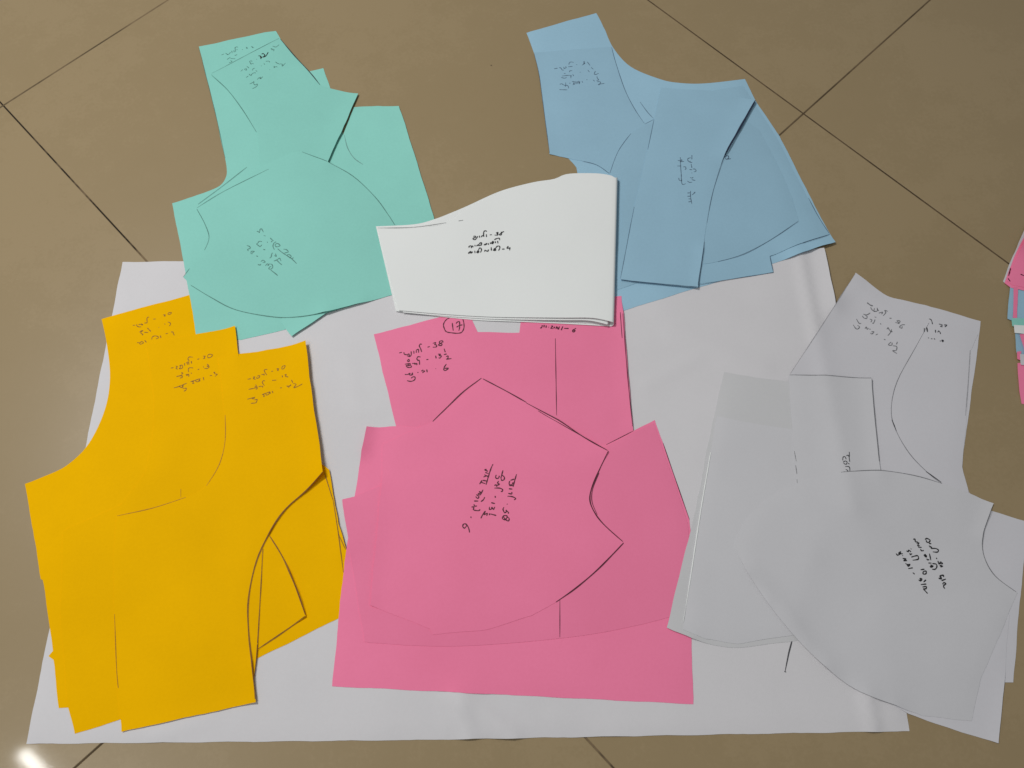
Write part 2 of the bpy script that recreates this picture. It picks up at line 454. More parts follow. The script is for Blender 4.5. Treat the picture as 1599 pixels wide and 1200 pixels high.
ribbons('handwriting', 'aC', crop(370, 350, .07505, [
    [(420, 170), (450, 175), (480, 200)], [(480, 190), (490, 130), (520, 120), (560, 190)], [(565, 260), (605, 270)], [(640, 390), (650, 410)], [(700, 310), (740, 350), (770, 370)], [(720, 400), (750, 370)],
    [(790, 560), (760, 480), (790, 410), (830, 400)], [(800, 460), (830, 500), (880, 490), (910, 470), (860, 430), (820, 440), (800, 460)], [(860, 540), (940, 610), (1060, 690), (1160, 760), (1255, 855)],
    [(980, 550), (1040, 560), (1080, 610), (1000, 630)], [(1050, 680), (1090, 660), (1140, 700), (1110, 740)], [(1150, 750), (1190, 730)],
    [(410, 440), (440, 420), (470, 380), (530, 385)], [(420, 440), (460, 470), (490, 490), (530, 450)], [(560, 550), (600, 560)], [(690, 730), (720, 720), (740, 640), (760, 630)], [(790, 680), (830, 700), (810, 640)],
    [(780, 800), (850, 770), (900, 740), (930, 800)], [(840, 780), (900, 840), (950, 880)],
    [(215, 465), (260, 480), (290, 520), (230, 550), (250, 580)], [(300, 640), (310, 590), (370, 590), (330, 620), (320, 650)], [(410, 685), (450, 700)], [(450, 870), (500, 885), (510, 860)],
    [(510, 810), (560, 780), (600, 820), (550, 830)], [(610, 900), (640, 860), (680, 880), (650, 900)], [(680, 860), (740, 870), (760, 930), (720, 970), (680, 960), (700, 920), (730, 920)], [(720, 990), (800, 1050), (865, 1105)]]), INK['green'], .0010)
ribbons('pencil_line', 'aC', [[(472, 239), (513, 256), (552, 277), (586, 309), (606, 336), (617, 353)], [(308, 326), (350, 300), (420, 266)], [(310, 320), (350, 290), (386, 262)], [(308, 328), (320, 350), (327, 372), (320, 392)],
                              [(299, 447), (330, 466), (370, 486), (428, 497), (470, 497), (512, 491)], [(287, 434), (297, 421)]], INK['green'], .0008)

# yellow pile, upper sheets
sheet('yD', 'yellow_pattern', [(440, 700), (506, 728), (515, 735), (530, 820), (545, 868), (560, 940), (531, 965), (404, 1028), (370, 1040), (360, 850)], PAPER['yellow'],
      'yellow paper piece at the right of the yellow pile, tucked under the pink paper', group='yellow bodice patterns', lifts=[((508, 728), (541, 862), .02, .0025)])
ribbons('pencil_line', 'yD', [[(521, 780), (530, 836), (537, 895)], [(530, 836), (541, 860)], [(508, 741), (521, 782)]], INK['brown'], .0009)
sheet('yE', 'yellow_pattern', [('c', (422, 837), (440, 866), (454, 895), (479, 963)), (404, 1016), (375, 1025), (375, 860)], PAPER['yellow'],
      'small pointed yellow paper piece showing as a triangle beside the curved yellow edge', group='yellow bodice patterns', lifts=[((454, 895), (479, 963), .014, .0022)])
ribbons('pencil_line', 'yE', [[(422, 838), (440, 867), (454, 896), (468, 930), (478, 961)], [(478, 963), (440, 990), (404, 1014)]], INK['brown'], .0012)
sheet('yB', 'yellow_pattern', [(230, 540), (300, 525), (369, 512), (374, 556), (392, 700), (411, 860), (403, 1016), (398, 1060), (118, 1146), (108, 1105), (96, 960), (100, 830), (190, 790), ('c', (228, 740), (240, 680), (242, 620))], PAPER['yellow'],
      'yellow paper pattern in the middle of the yellow pile, notes in its upper part', group='yellow bodice patterns', lifts=[((369, 512), (374, 556), .014, .0025), ((403, 1010), (398, 1060), .012, .0012)])
ribbons('pencil_line', 'yB', [[(412, 858), (408, 930), (403, 1016), (399, 1056)]], INK['brown'], .0009)
sheet('yC', 'yellow_pattern', [(342, 561), (410, 549), (480, 537), (487, 600), (508, 742), ('c', (480, 768), (448, 796), (424, 830), (402, 878), (390, 935), (390, 985), (396, 1040)), (402, 1097), (300, 1119), (192, 1143), (183, 1050), (180, 960), (180, 860), (184, 808), ('c', (240, 795), (290, 779), (325, 759), (344, 727), (353, 690), (353, 650))], PAPER['yellow'],
      'yellow paper pattern with a deep curved right side, on top of the yellow pile', group='yellow bodice patterns',
      lifts=[((480, 537), (508, 742), .030, .0062), ((402, 1097), (396, 1040), .016, .0022), ((192, 1143), (402, 1097), .012, .0012), ((425, 830), (500, 750), .016, .0016)])
ribbons('pencil_line', 'yC', [[(508, 742), (480, 768), (448, 796), (424, 830), (402, 878), (390, 935), (390, 985), (396, 1040), (401, 1092)]], INK['brown'], .0013)
ribbons('pencil_line', 'yC', [[(353, 650), (353, 690), (344, 727), (324, 760)], [(185, 807), (240, 795), (292, 778)], [(181, 960), (184, 1040), (187, 1075)]], INK['brownfaint'], .0008)
ribbons('crease_shade', 'yC', [[(285, 665), (284, 720), (284, 778)]], INK['brownfaint'], .0006)  # flat dark line: the shade of the crease painted on
ribbons('handwriting', 'yA', crop(190, 480, .0688, [
    [(270, 435), (330, 430)], [(360, 410), (370, 450), (420, 470), (460, 465)], [(400, 420), (440, 410), (490, 425), (460, 390)], [(480, 400), (500, 425)], [(530, 380), (600, 375)], [(600, 370), (590, 280), (610, 250), (640, 245)], [(730, 290), (790, 285)],
    [(950, 190), (1000, 190), (980, 215), (1010, 220)], [(1065, 180), (1070, 150), (1120, 135), (1140, 145), (1110, 180), (1065, 180)],
    [(420, 590), (460, 560), (500, 550), (450, 600), (500, 640), (480, 660)], [(530, 590), (620, 595)], [(600, 490), (640, 530), (680, 570)], [(855, 475), (865, 480)], [(985, 390), (1000, 410)], [(1060, 350), (1110, 370), (1120, 410), (1090, 440)],
    [(370, 825), (430, 825), (480, 800), (510, 830), (450, 860), (420, 840)], [(540, 770), (580, 820)], [(700, 750), (710, 700), (760, 670), (830, 680), (850, 710), (790, 740)], [(890, 660), (910, 720)], [(1010, 620), (1070, 610)], [(1130, 580), (1180, 580), (1185, 610), (1210, 655)]]), INK['brownpen'], .0010)
ribbons('handwriting', 'yB', crop(255, 545, .0688, [
    [(190, 460), (255, 450)], [(300, 410), (340, 430), (310, 460), (350, 490)], [(390, 480), (410, 430), (400, 400), (450, 400), (460, 450), (410, 480), (380, 470)], [(500, 350), (510, 410)], [(540, 350), (590, 320), (605, 390)], [(570, 340), (570, 390)], [(655, 300), (665, 360)],
    [(610, 300), (580, 250), (610, 210), (690, 215)], [(790, 265), (840, 250)], [(920, 190), (970, 190), (950, 215), (960, 240), (920, 250)], [(1020, 190), (1050, 150), (1130, 155), (1100, 210), (1040, 225), (1020, 190)],
    [(320, 655), (460, 620)], [(430, 560), (470, 580), (430, 600)], [(380, 640), (440, 640), (460, 670), (400, 690)], [(530, 610), (600, 600)], [(540, 640), (600, 610), (600, 660)], [(600, 550), (590, 490), (620, 455), (700, 460)], [(650, 570), (670, 590)], [(800, 505), (840, 485)],
    [(930, 420), (935, 450)], [(1010, 370), (1050, 400), (1010, 420), (1060, 430), (1020, 470), (950, 470)],
    [(260, 910), (360, 885), (560, 805)], [(390, 860), (400, 890), (450, 900), (470, 850), (470, 930)], [(480, 930), (540, 920), (540, 960), (490, 990)], [(640, 775), (870, 700)], [(680, 760), (710, 780), (690, 810), (730, 810)], [(760, 740), (770, 770), (820, 770), (850, 720), (850, 770)],
    [(930, 670), (945, 740)], [(1075, 630), (1130, 630)], [(1160, 570), (1180, 550), (1190, 590), (1240, 600), (1190, 650)]]), INK['brownpen'], .0010)
ribbons('handwriting', 'yC', crop(370, 560, .07505, [
    [(230, 450), (300, 435)], [(340, 400), (380, 400), (350, 430), (400, 450)], [(420, 400), (430, 430), (470, 410), (480, 370), (430, 380)], [(520, 350), (570, 340), (570, 370)], [(630, 360), (590, 300), (580, 250), (640, 240)], [(720, 285), (760, 275)], [(830, 230), (880, 230), (850, 260), (880, 270)],
    [(940, 220), (960, 180), (1010, 170), (1000, 210), (960, 240), (940, 220)],
    [(250, 660), (430, 620)], [(390, 560), (420, 580)], [(370, 610), (420, 600), (430, 640), (400, 660)], [(460, 600), (540, 590), (540, 620)], [(580, 580), (540, 520), (550, 480), (590, 480)], [(740, 470), (830, 465)], [(950, 370), (960, 410)], [(1000, 360), (1040, 350), (1020, 390), (1060, 400), (1080, 410)],
    [(230, 865), (390, 820)], [(320, 840), (350, 860), (380, 820)], [(370, 880), (430, 870), (420, 910), (400, 940), (300, 950)], [(530, 770), (690, 710)], [(550, 760), (580, 800), (550, 810)], [(610, 750), (630, 780), (680, 750), (690, 710), (710, 750)], [(740, 690), (760, 735)], [(905, 630), (945, 625)],
    [(1050, 580), (1060, 600), (1110, 590), (1140, 570), (1080, 630)], [(1150, 470), (1180, 535)], [(1190, 545), (1250, 570), (1200, 630), (1240, 630), (1350, 590), (1390, 570)]]), INK['brownpen'], .0010)

# blue pile
sheet('bA', 'blue_pattern', [(822, 52), (880, 35), (931, 21), ('c', (945, 48), (958, 76), (985, 105), (1030, 124), (1060, 130), (1100, 131), (1163, 124)), (1181, 160), (1217, 213), (1262, 302), (1303, 381), (1150, 432), (965, 489), (930, 420), (900, 262), (880, 240), (850, 120), (836, 88)], PAPER['blue'],
      'sky blue paper bodice pattern with a wide curved neckline, lowest of the blue pile', group='blue bodice patterns', lifts=[((1303, 381), (1240, 400), .018, .003)])
sheet('bB', 'blue_pattern', [(1100, 145), (1160, 135), (1176, 160), (1212, 215), (1258, 305), (1295, 367), (1252, 382), (1201, 402), (1207, 427), (1105, 443), (1050, 450), (1040, 250)], PAPER['blue'],
      'blue paper pattern just inside the sloping right edge of the blue pile', group='blue bodice patterns', lifts=[((1201, 402), (1207, 427), .01, .001)])
ribbons('pencil_line', 'bB', [[(1252, 382), (1275, 375), (1294, 368)], [(1201, 403), (1206, 426)], [(1206, 427), (1150, 436), (1090, 447)], [(1262, 310), (1278, 340), (1294, 366)]], INK['navy'], .0007)
sheet('bC', 'blue_pattern', [(834, 84), (890, 79), (955, 74), ('c', (961, 98), (975, 140), (990, 170), (1005, 194)), (1021, 187), (1030, 260), (980, 290), ('c', (951, 272), (932, 259), (912, 253)), (858, 242), (850, 180), (842, 120)], PAPER['blue'],
      'blue paper piece with three lines of notes at the upper left of the blue pile', group='blue bodice patterns', lifts=[((834, 84), (858, 242), .012, .001)])
ribbons('handwriting', 'bC', crop(850, 80, .0688, [
    [(220, 425), (300, 410)], [(330, 400), (370, 405), (400, 450), (440, 455)], [(440, 380), (450, 420), (490, 400), (480, 370)], [(540, 380), (640, 370)], [(555, 330), (565, 290), (600, 270), (660, 280)], [(720, 330), (745, 330)], [(880, 265), (910, 265), (890, 300), (920, 300), (850, 345)], [(970, 265), (1035, 350)],
    [(440, 530), (480, 535)], [(400, 590), (560, 575), (620, 590)], [(500, 620), (460, 640), (380, 620)], [(570, 500), (580, 470), (630, 470)], [(600, 590), (600, 640)], [(640, 550), (665, 590)], [(800, 505), (820, 500)], [(985, 455), (1020, 500)], [(1060, 395), (1110, 435)], [(1130, 540), (1145, 500), (1160, 480)], [(1120, 545), (1170, 555), (1230, 525)],
    [(350, 780), (390, 765), (430, 790), (480, 800), (480, 740)], [(470, 830), (500, 800), (545, 830), (545, 870)], [(340, 900), (520, 905)], [(560, 755), (590, 750)], [(620, 720), (680, 720), (660, 760), (690, 770), (640, 790)], [(710, 710), (715, 770)], [(740, 770), (745, 710)], [(770, 700), (790, 770), (800, 710)], [(850, 705), (870, 740)], [(950, 675), (975, 670)],
    [(1100, 680), (1140, 710)], [(1190, 600), (1200, 640), (1230, 680), (1180, 690)], [(1190, 720), (1260, 720), (1270, 750), (1220, 790), (1280, 770), (1360, 760)]]), INK['navy'], .0009)
ribbons('pencil_line', 'bC', [[(955, 75), (961, 98), (975, 140), (990, 170), (1006, 194)], [(1007, 195), (1020, 188)], [(999, 160), (1010, 175), (1020, 186)], [(910, 253), (932, 259), (951, 272)], [(834, 86), (842, 120), (850, 180), (858, 240)]], INK['navy'], .00065)
sheet('bE', 'blue_pattern', [('c', (1010, 196), (985, 210), (965, 238), (952, 272)), (950, 340), (962, 455), (1060, 420), ('c', (1110, 413), (1160, 400), (1205, 375), (1246, 348)), (1236, 310), (1215, 262), (1185, 205), (1150, 180)], PAPER['blue'],
      'blue paper cup pattern with a curved lower right edge, partly under the blue strip', group='blue bodice patterns')
ribbons('pencil_line', 'bE', [[(985, 210), (965, 238), (952, 272)], [(1246, 347), (1205, 375), (1160, 399), (1120, 411)]], INK['navy'], .00065)
ribbons('handwriting', 'bE', crop(1040, 230, .08333, [[(1070, 210), (1100, 140), (1120, 190), (1090, 210), (1070, 205)], [(1120, 190), (1150, 180), (1165, 220), (1130, 250), (1100, 230)], [(1150, 245), (1210, 240)]]), INK['navy'], .0012)
sheet('bD', 'blue_pattern', [(1032, 138), (1110, 143), (1178, 160), ('c', (1155, 202), (1131, 243), (1113, 300), (1103, 350), (1097, 390), (1088, 453)), (1030, 447), (968, 440), (978, 385), (990, 325), (1011, 234), (1021, 187)], PAPER['blue'],
      'blue paper strip pattern with vertical notes, on top of the blue pile', group='blue bodice patterns',
      lifts=[((1178, 160), (1131, 243), .018, .0030), ((968, 440), (1088, 453), .014, .0022), ((1088, 453), (1097, 390), .012, .002)])
ribbons('handwriting', 'bD', crop(1040, 230, .08333, [
    [(475, 180), (475, 260)], [(460, 230), (410, 240), (395, 270), (430, 310), (480, 320)], [(440, 290), (440, 320)], [(460, 345), (475, 420)], [(430, 450), (480, 455)], [(490, 440), (540, 445), (550, 480), (510, 495)], [(470, 510), (480, 520)], [(440, 600), (480, 610), (500, 590)], [(390, 665), (430, 690), (480, 685)], [(470, 640), (540, 655)],
    [(258, 220), (265, 400), (275, 530), (290, 718), (360, 715)], [(210, 280), (260, 290)], [(270, 260), (290, 275), (265, 300), (330, 300)], [(200, 385), (260, 385)], [(310, 405), (350, 400), (365, 430), (345, 455)], [(230, 610), (240, 650), (280, 660), (285, 640)],
    [(450, 850), (450, 960), (475, 1095)], [(390, 890), (450, 885)], [(390, 950), (450, 950)], [(410, 1000), (455, 1000)], [(410, 1055), (465, 1050)], [(480, 925), (515, 895), (540, 870)], [(515, 870), (530, 885)]]), INK['navy'], .0009)
ribbons('pencil_line', 'bD', [[(1021, 188), (1016, 212), (1011, 236)], [(990, 325), (984, 355), (978, 387), (968, 439)], [(969, 441), (1030, 447), (1087, 452)], [(1131, 245), (1113, 300), (1103, 350)], [(1099, 380), (1088, 450)]], INK['navy'], .00065)
ribbons('pencil_line', 'bD', [[(1178, 161), (1155, 202), (1132, 243)]], INK['darknavy'], .0018)

# pink pile
sheet('pT', 'pink_pattern', [(584, 523), (640, 509), (700, 493), (736, 487), (738, 503), (746, 520), (811, 521), (815, 480), (900, 472), (970, 464), (973, 490), (980, 585), (988, 672), (992, 700), (944, 725), (900, 735), (640, 760), (600, 745), (619, 667), (600, 590)], PAPER['pink'],
      'pink paper back pattern with a notched top and a circled number', group='pink bodice patterns', lifts=[((973, 490), (988, 670), .016, .0018)])
ribbons('handwriting', 'pT', crop(610, 520, .07498, [
    [(180, 435), (240, 420)], [(280, 420), (290, 460), (340, 470), (390, 450)], [(345, 490), (390, 510), (430, 480), (430, 400)], [(390, 450), (390, 510)], [(485, 390), (490, 450)], [(530, 380), (580, 360), (585, 430)], [(535, 385), (540, 430)], [(650, 415), (625, 340), (600, 290), (620, 250), (655, 255)], [(770, 315), (820, 300)],
    [(880, 235), (940, 220), (920, 260), (960, 270), (950, 310), (880, 315)], [(1100, 215), (1080, 185), (1030, 190), (1020, 230), (1070, 250), (1060, 280), (1000, 275), (1030, 240), (1100, 200)],
    [(350, 600), (380, 570), (395, 600), (370, 615), (350, 600)], [(300, 670), (420, 655)], [(360, 690), (400, 660), (410, 690), (370, 700), (330, 700), (350, 730), (400, 740), (440, 720), (410, 680)], [(450, 655), (520, 650)], [(500, 640), (510, 670), (545, 650), (550, 690)], [(560, 600), (600, 590), (605, 680)], [(580, 590), (550, 560), (570, 515), (630, 520)], [(745, 575), (790, 570)],
    [(940, 490), (950, 550)], [(990, 460), (1040, 460), (1010, 490), (1060, 500), (1030, 540), (1000, 535)], [(1115, 345), (1140, 420)], [(1110, 470), (1170, 455)], [(1155, 510), (1200, 500), (1190, 550), (1165, 565), (1270, 550)],
    [(300, 885), (360, 885), (410, 860), (400, 890), (440, 900), (460, 850), (460, 900)], [(430, 965), (470, 935), (515, 945), (500, 1000), (430, 1030), (345, 1015)], [(560, 845), (585, 840)], [(640, 810), (690, 810), (710, 820), (665, 850)], [(670, 785), (680, 790)], [(755, 780), (765, 840)], [(938, 765), (948, 760)], [(1165, 665), (1120, 730), (1110, 780), (1140, 800), (1210, 760)], [(1120, 755), (1210, 750)]]), INK['maroon'], .0011)
ribbons('circled_number', 'pT', crop(680, 485, .03752, [
    [(590, 350), (490, 400), (400, 490), (345, 600), (345, 700), (390, 830), (440, 910), (540, 950), (680, 970), (900, 990), (1060, 965), (1140, 890), (1190, 760), (1190, 600), (1165, 480), (1140, 400)],
    [(705, 560), (720, 700), (745, 880)], [(860, 600), (910, 530), (1000, 515), (1010, 700), (1000, 800), (975, 880)], [(880, 740), (1000, 670), (1130, 640)]]), INK['maroon'], .0011)
ribbons('handwriting', 'pT', crop(830, 495, .0563, [
    [(235, 340), (280, 320), (295, 260), (285, 310)], [(340, 320), (350, 250)], [(400, 330), (405, 260)], [(462, 310), (478, 315)], [(520, 350), (580, 290), (540, 280)], [(545, 345), (590, 350)], [(610, 350), (640, 300)], [(670, 360), (700, 300), (720, 340), (740, 370), (770, 290)], [(820, 395), (865, 290)], [(900, 345), (1025, 347)], [(1230, 340), (1150, 390), (1135, 430), (1180, 440), (1200, 400), (1160, 400)]]), INK['maroon'], .0012)
ribbons('pencil_line', 'pT', [[(867, 530), (868, 590), (869, 650)], [(972, 492), (979, 585), (987, 668)], [(968, 490), (971, 530)]], INK['maroon'], .0007)
sheet('pN', 'pink_pattern', [(574, 669), (619, 667), (680, 670), (680, 820), (570, 800), (554, 777), (560, 740), (566, 705)], PAPER['pink'],
      'pink paper corner with a shaded upper edge at the left of the pink pile', group='pink bodice patterns', lifts=[((574, 669), (566, 708), .012, .0045)])
sheet('pB', 'pink_pattern', [(519, 1072), (530, 960), (539, 880), (548, 820), (640, 740), (800, 680), (944, 697), (988, 675), (1022, 657), ('c', (1034, 690), (1051, 740), (1076, 812)), (1086, 900), (1079, 992), (1082, 1100), (800, 1086)], PAPER['pink'],
      'large pink paper pattern with a straight bottom edge, spreading widest under the pink pile', group='pink bodice patterns', wave=.0007)
ribbons('pencil_line', 'pB', [[(946, 696), (988, 675)], [(1035, 693), (1051, 740), (1076, 812)]], INK['maroon'], .0006)
sheet('pM', 'pink_pattern', [(535, 781), (556, 776), (640, 740), (860, 720), (944, 700), (988, 678), (1020, 662), (1049, 744), (1073, 816), (1080, 900), ('c', (1046, 964), (1000, 976), (930, 990), (860, 999), (780, 1006), (700, 1010), (630, 1008)), (570, 1003), (552, 890)], PAPER['pink'],
      'pink paper pattern with a gently curved lower edge beneath the pink cup piece', group='pink bodice patterns', wave=.0006)
ribbons('pencil_line', 'pM', [[(874, 938), (874, 970), (874, 996)]], INK['maroon'], .0006)
sheet('pC', 'pink_pattern', [(753, 592), (812, 625), (870, 658), (949, 706), ('c', (935, 736), (923, 765), (922, 785), (930, 805), (945, 823)), (973, 848), ('c', (955, 868), (930, 893), (898, 920), (870, 940), (830, 962)), (760, 984), (676, 992), (672, 983), (579, 946), (588, 850), (597, 755), (598, 695), (676, 660)], PAPER['pink'],
      'pointed pink paper cup pattern with notched right side, on top of the pink pile', group='pink bodice patterns',
      lifts=[((597, 755), (579, 946), .012, .0012), ((949, 706), (870, 658), .014, .0014)])
ribbons('handwriting', 'pC', crop(710, 720, .1, [
    [(600, 70), (560, 160), (490, 390)], [(500, 150), (470, 160), (520, 180)], [(480, 200), (530, 215)], [(450, 270), (500, 250), (520, 270)], [(470, 230), (490, 260)], [(440, 320), (500, 330)], [(390, 380), (430, 320), (420, 350), (480, 370)],
    [(445, 465), (400, 550)], [(380, 490), (410, 510), (370, 530), (400, 550)], [(340, 540), (380, 570), (360, 600), (330, 570)], [(470, 580), (450, 620), (410, 650)], [(305, 640), (370, 640)], [(300, 690), (320, 720), (350, 715)], [(265, 735), (300, 730), (290, 780)], [(300, 780), (370, 790), (400, 770)], [(255, 880), (258, 905)],
    [(235, 1130), (220, 1060), (180, 1000), (140, 1000), (130, 1040), (160, 1060), (190, 1020)],
    [(755, 165), (720, 290)], [(650, 235), (640, 280), (680, 290), (700, 250)], [(740, 240), (775, 270), (770, 310), (735, 320), (725, 290)], [(620, 400), (650, 390), (660, 420)], [(690, 330), (670, 360), (700, 380), (650, 400)], [(620, 440), (700, 440), (745, 460), (745, 490), (720, 490)], [(632, 560), (636, 590)], [(570, 665), (630, 680)],
    [(545, 730), (545, 770), (580, 760), (580, 735), (610, 770), (625, 730)], [(560, 840), (650, 865)], [(545, 830), (545, 860)], [(500, 870), (510, 830), (460, 850), (480, 800), (440, 850), (410, 910)],
    [(965, 225), (910, 420)], [(870, 320), (930, 300)], [(860, 330), (850, 380), (890, 390), (910, 350)], [(850, 400), (890, 400), (925, 405)], [(845, 450), (900, 455)], [(835, 520), (890, 530), (890, 500)], [(825, 565), (890, 570), (940, 590), (950, 610), (925, 620)], [(815, 685), (825, 692)],
    [(770, 735), (755, 770), (780, 820), (810, 800), (800, 780), (840, 820), (830, 835)], [(760, 870), (745, 910), (790, 930), (820, 880), (790, 865), (760, 880), (800, 930), (840, 950), (850, 910), (820, 890)]]), INK['maroon'], .0011)
ribbons('pencil_line', 'pC', [[(752, 592), (725, 612), (700, 636), (676, 660)], [(754, 593), (790, 612), (822, 630)], [(822, 631), (870, 657), (910, 684), (948, 706)], [(949, 707), (935, 736), (923, 765), (921, 785), (930, 805), (945, 823), (972, 847)], [(973, 849), (955, 868), (930, 893), (898, 920), (868, 941)]], INK['maroon'], .0010)
ribbons('pencil_line', 'pC', [[(840, 643), (870, 661), (945, 704)], [(935, 740), (925, 765), (924, 785), (932, 805)]], INK['maroon'], .0006)

# white and grey patterns on the right
sheet('wA', 'lilac_pattern', [(1334, 429), ('c', (1352, 440), (1384, 462), (1410, 469)), (1445, 477), (1531, 502), (1527, 540), (1508, 679), ('c', (1502, 715), (1503, 740), (1508, 764)), (1540, 800), (1420, 820), (1300, 800), (1230, 590)], PAPER['lilac'],
      'pale lilac white pattern with pencil notes, uppermost corner of the white pile on the right', group='white bodice patterns', lifts=[((1334, 429), (1234, 585), .02, .0016), ((1334, 429), (1340, 433), .04, .002)])
ribbons('handwriting', 'wA', crop(1320, 460, .08333, [
    (1.4, [(400, 165), (460, 210), (510, 225)]), [(470, 250), (480, 280), (520, 320), (550, 330)], [(540, 270), (530, 320), (590, 320), (590, 260)], [(590, 280), (620, 320)], [(620, 360), (690, 340), (670, 380)], [(700, 410), (750, 350), (730, 310), (790, 325)], [(820, 455), (860, 455)], [(930, 530), (1000, 550), (960, 500), (1020, 510), (990, 560)], [(1110, 575), (1050, 580), (1010, 620), (1050, 640), (1060, 600)],
    [(330, 380), (400, 390), (460, 355)], [(310, 410), (340, 450), (390, 460), (400, 420), (360, 400)], [(450, 470), (490, 490), (470, 530)], [(540, 430), (575, 440)], [(550, 480), (520, 550), (500, 540)], [(650, 550), (660, 575)], [(770, 660), (800, 625)], [(800, 640), (830, 690), (880, 710)], [(860, 660), (840, 720), (790, 780)],
    [(140, 580), (180, 640), (220, 660), (260, 620), (220, 590)], [(200, 470), (250, 550), (290, 550)], [(360, 650), (390, 620), (400, 660), (430, 640)], [(440, 660), (470, 660)], [(460, 730), (490, 750), (530, 710), (480, 710)], [(560, 770), (600, 750)], [(715, 845), (745, 860)], [(850, 900), (800, 950), (860, 960), (870, 910)], [(970, 895), (950, 945)], [(880, 970), (950, 980), (960, 1010), (940, 1060), (880, 1065), (960, 1115)]]), INK['pencil'], .0010)
ribbons('pencil_line', 'wA', [[(1333, 431), (1295, 490), (1262, 541), (1233, 585)]], INK['faint'], .0007)
sheet('wB', 'lilac_pattern', [(1452, 499), (1490, 510), (1527, 522), (1515, 548), (1509, 650), (1502, 730), (1512, 768), (1495, 800), (1470, 756), ('c', (1450, 741), (1420, 710), (1398, 672), (1391, 640), (1400, 597), (1428, 545))], PAPER['lilac'],
      'white paper piece with a long pencilled curve as its left edge, beside the brown floor', group='white bodice patterns', wave=.0003)
ribbons('handwriting', 'wB', crop(1430, 480, .05833, [[(340, 325), (390, 340), (420, 400), (435, 470)], [(215, 570), (215, 680)], [(605, 465), (680, 480), (690, 500), (650, 530), (710, 540)], [(740, 490), (820, 490), (760, 545)], [(510, 620), (515, 700)], [(570, 690), (600, 650), (640, 700), (640, 735)], [(310, 835), (340, 840)], [(390, 860), (430, 860)], [(470, 850), (500, 880)], (1.4, [(280, 550), (300, 680)]), (1.5, [(630, 910), (650, 930)]), (2.0, [(670, 900), (710, 915), (690, 945)])]), INK['pen'], .0010)
ribbons('pencil_line', 'wB', [[(1450, 505), (1428, 545), (1400, 597), (1391, 640), (1398, 672), (1420, 710), (1450, 741), (1470, 756)]], INK['pencil'], .0006)
ribbons('pencil_line', 'wB', [[(1514, 548), (1511, 600), (1507, 650)]], INK['faint'], .0008)
ribbons('pencil_line', 'wB', [[(1392, 656), (1399, 674)], [(1445, 737), (1469, 754)]], INK['pen'], .0010)
sheet('gA', 'grey_pattern', [(1130, 582), (1180, 591), (1250, 600), (1300, 820), (1250, 1000), ('c', (1200, 1006), (1150, 1012), (1110, 1007), (1079, 997)), (1040, 981), (1060, 900), (1085, 800), (1112, 660)], PAPER['dull'],
      'pale grey paper with a dull strip along its left edge, lying over the pink paper', group='white bodice patterns', lifts=[((1040, 981), (1079, 997), .02, .0015)])
sheet('gB', 'grey_pattern', [(1119, 651), (1160, 660), (1236, 672), (1300, 820), (1240, 992), (1150, 1006), (1100, 998), (1066, 984), (1075, 905), (1091, 810), (1108, 710)], PAPER['grey'],
      'pale grey paper whose left edge curls up in a bright line, on the grey sheet', group='white bodice patterns')
def curled_edge(key, line, r):
    o, T = SHEETS[key]; V = []; F = []; n = 40
    P = np.array([floor_point(*p) for p in catmull(line, 10)])
    d = np.r_[0, np.cumsum(np.hypot(*np.diff(P, axis=0).T))]; t = np.linspace(0, d[-1], n)
    Q = np.c_[np.interp(t, d, P[:, 0]), np.interp(t, d, P[:, 1])]
    for i in range(n):
        a = Q[max(0, i - 1)]; b = Q[min(n - 1, i + 1)]; q = b - a; q = q / np.linalg.norm(q); nn = np.array([q[1], -q[0]])
        if nn[0] > 0: nn = -nn
        rr = r * (.35 + .65 * math.sin(math.pi * min(1, .12 + i / n)) ** .5) * (1 + .15 * math.sin(i * 1.7))
        z = float(sample(T, *Q[i]))
        for k in range(7):
            a_ = math.pi * k / 6
            p = Q[i] + nn * rr * math.cos(a_); V.append((p[0], p[1], z + rr * math.sin(a_)))
    for i in range(n - 1):
        for k in range(6):
            a = i * 7 + k; F.append((a, a + 7, a + 8, a + 1))
    mesh_obj('curled_edge', V, F, PAPER['folded'], o, True)  # whiter than its sheet: the edge highlight is put into the colour
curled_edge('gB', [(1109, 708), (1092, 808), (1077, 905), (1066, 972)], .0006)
sheet('wC', 'lilac_pattern', [(1230, 588), (1295, 590), (1359, 593), (1366, 670), (1374, 745), (1380, 880), (1250, 890), (1240, 740), (1236, 670)], PAPER['grey'],
      'pale grey paper with a dark-edged square upper corner in the middle of the white pile', group='white bodice patterns', lifts=[((1359, 593), (1374, 745), .014, .0016), ((1232, 588), (1359, 593), .010, .0014)])
ribbons('handwriting', 'wC', crop(1290, 700, .04167, [[(805, 190), (810, 280), (800, 400), (820, 560)], [(690, 340), (760, 320), (800, 390)], [(550, 520), (560, 400), (640, 380), (680, 470)], [(560, 590), (640, 540), (710, 570), (700, 640), (640, 660), (580, 620)], [(750, 620), (810, 650)], [(640, 740), (800, 760), (820, 930)], [(660, 860), (730, 890), (720, 950), (580, 945)]]), INK['pen'], .0009)
ribbons('pencil_line', 'wC', [[(1231, 588), (1295, 590), (1358, 593)], [(1359, 594), (1366, 670), (1371, 722)]], INK['pencil'], .0008)
ribbons('pencil_line', 'wC', [[(1239, 706), (1242, 722)], [(1241, 728), (1243, 742)], [(1243, 750), (1244, 763)]], INK['pencil'], .0006)
sheet('wD', 'lilac_pattern', [(1480, 790), (1547, 798), (1600, 814), (1602, 850), (1592, 940), (1582, 1066), (1560, 1066), (1460, 1060)], PAPER['lilac'],
      'white paper piece sticking out furthest right at the edge of the picture', group='white bodice patterns')
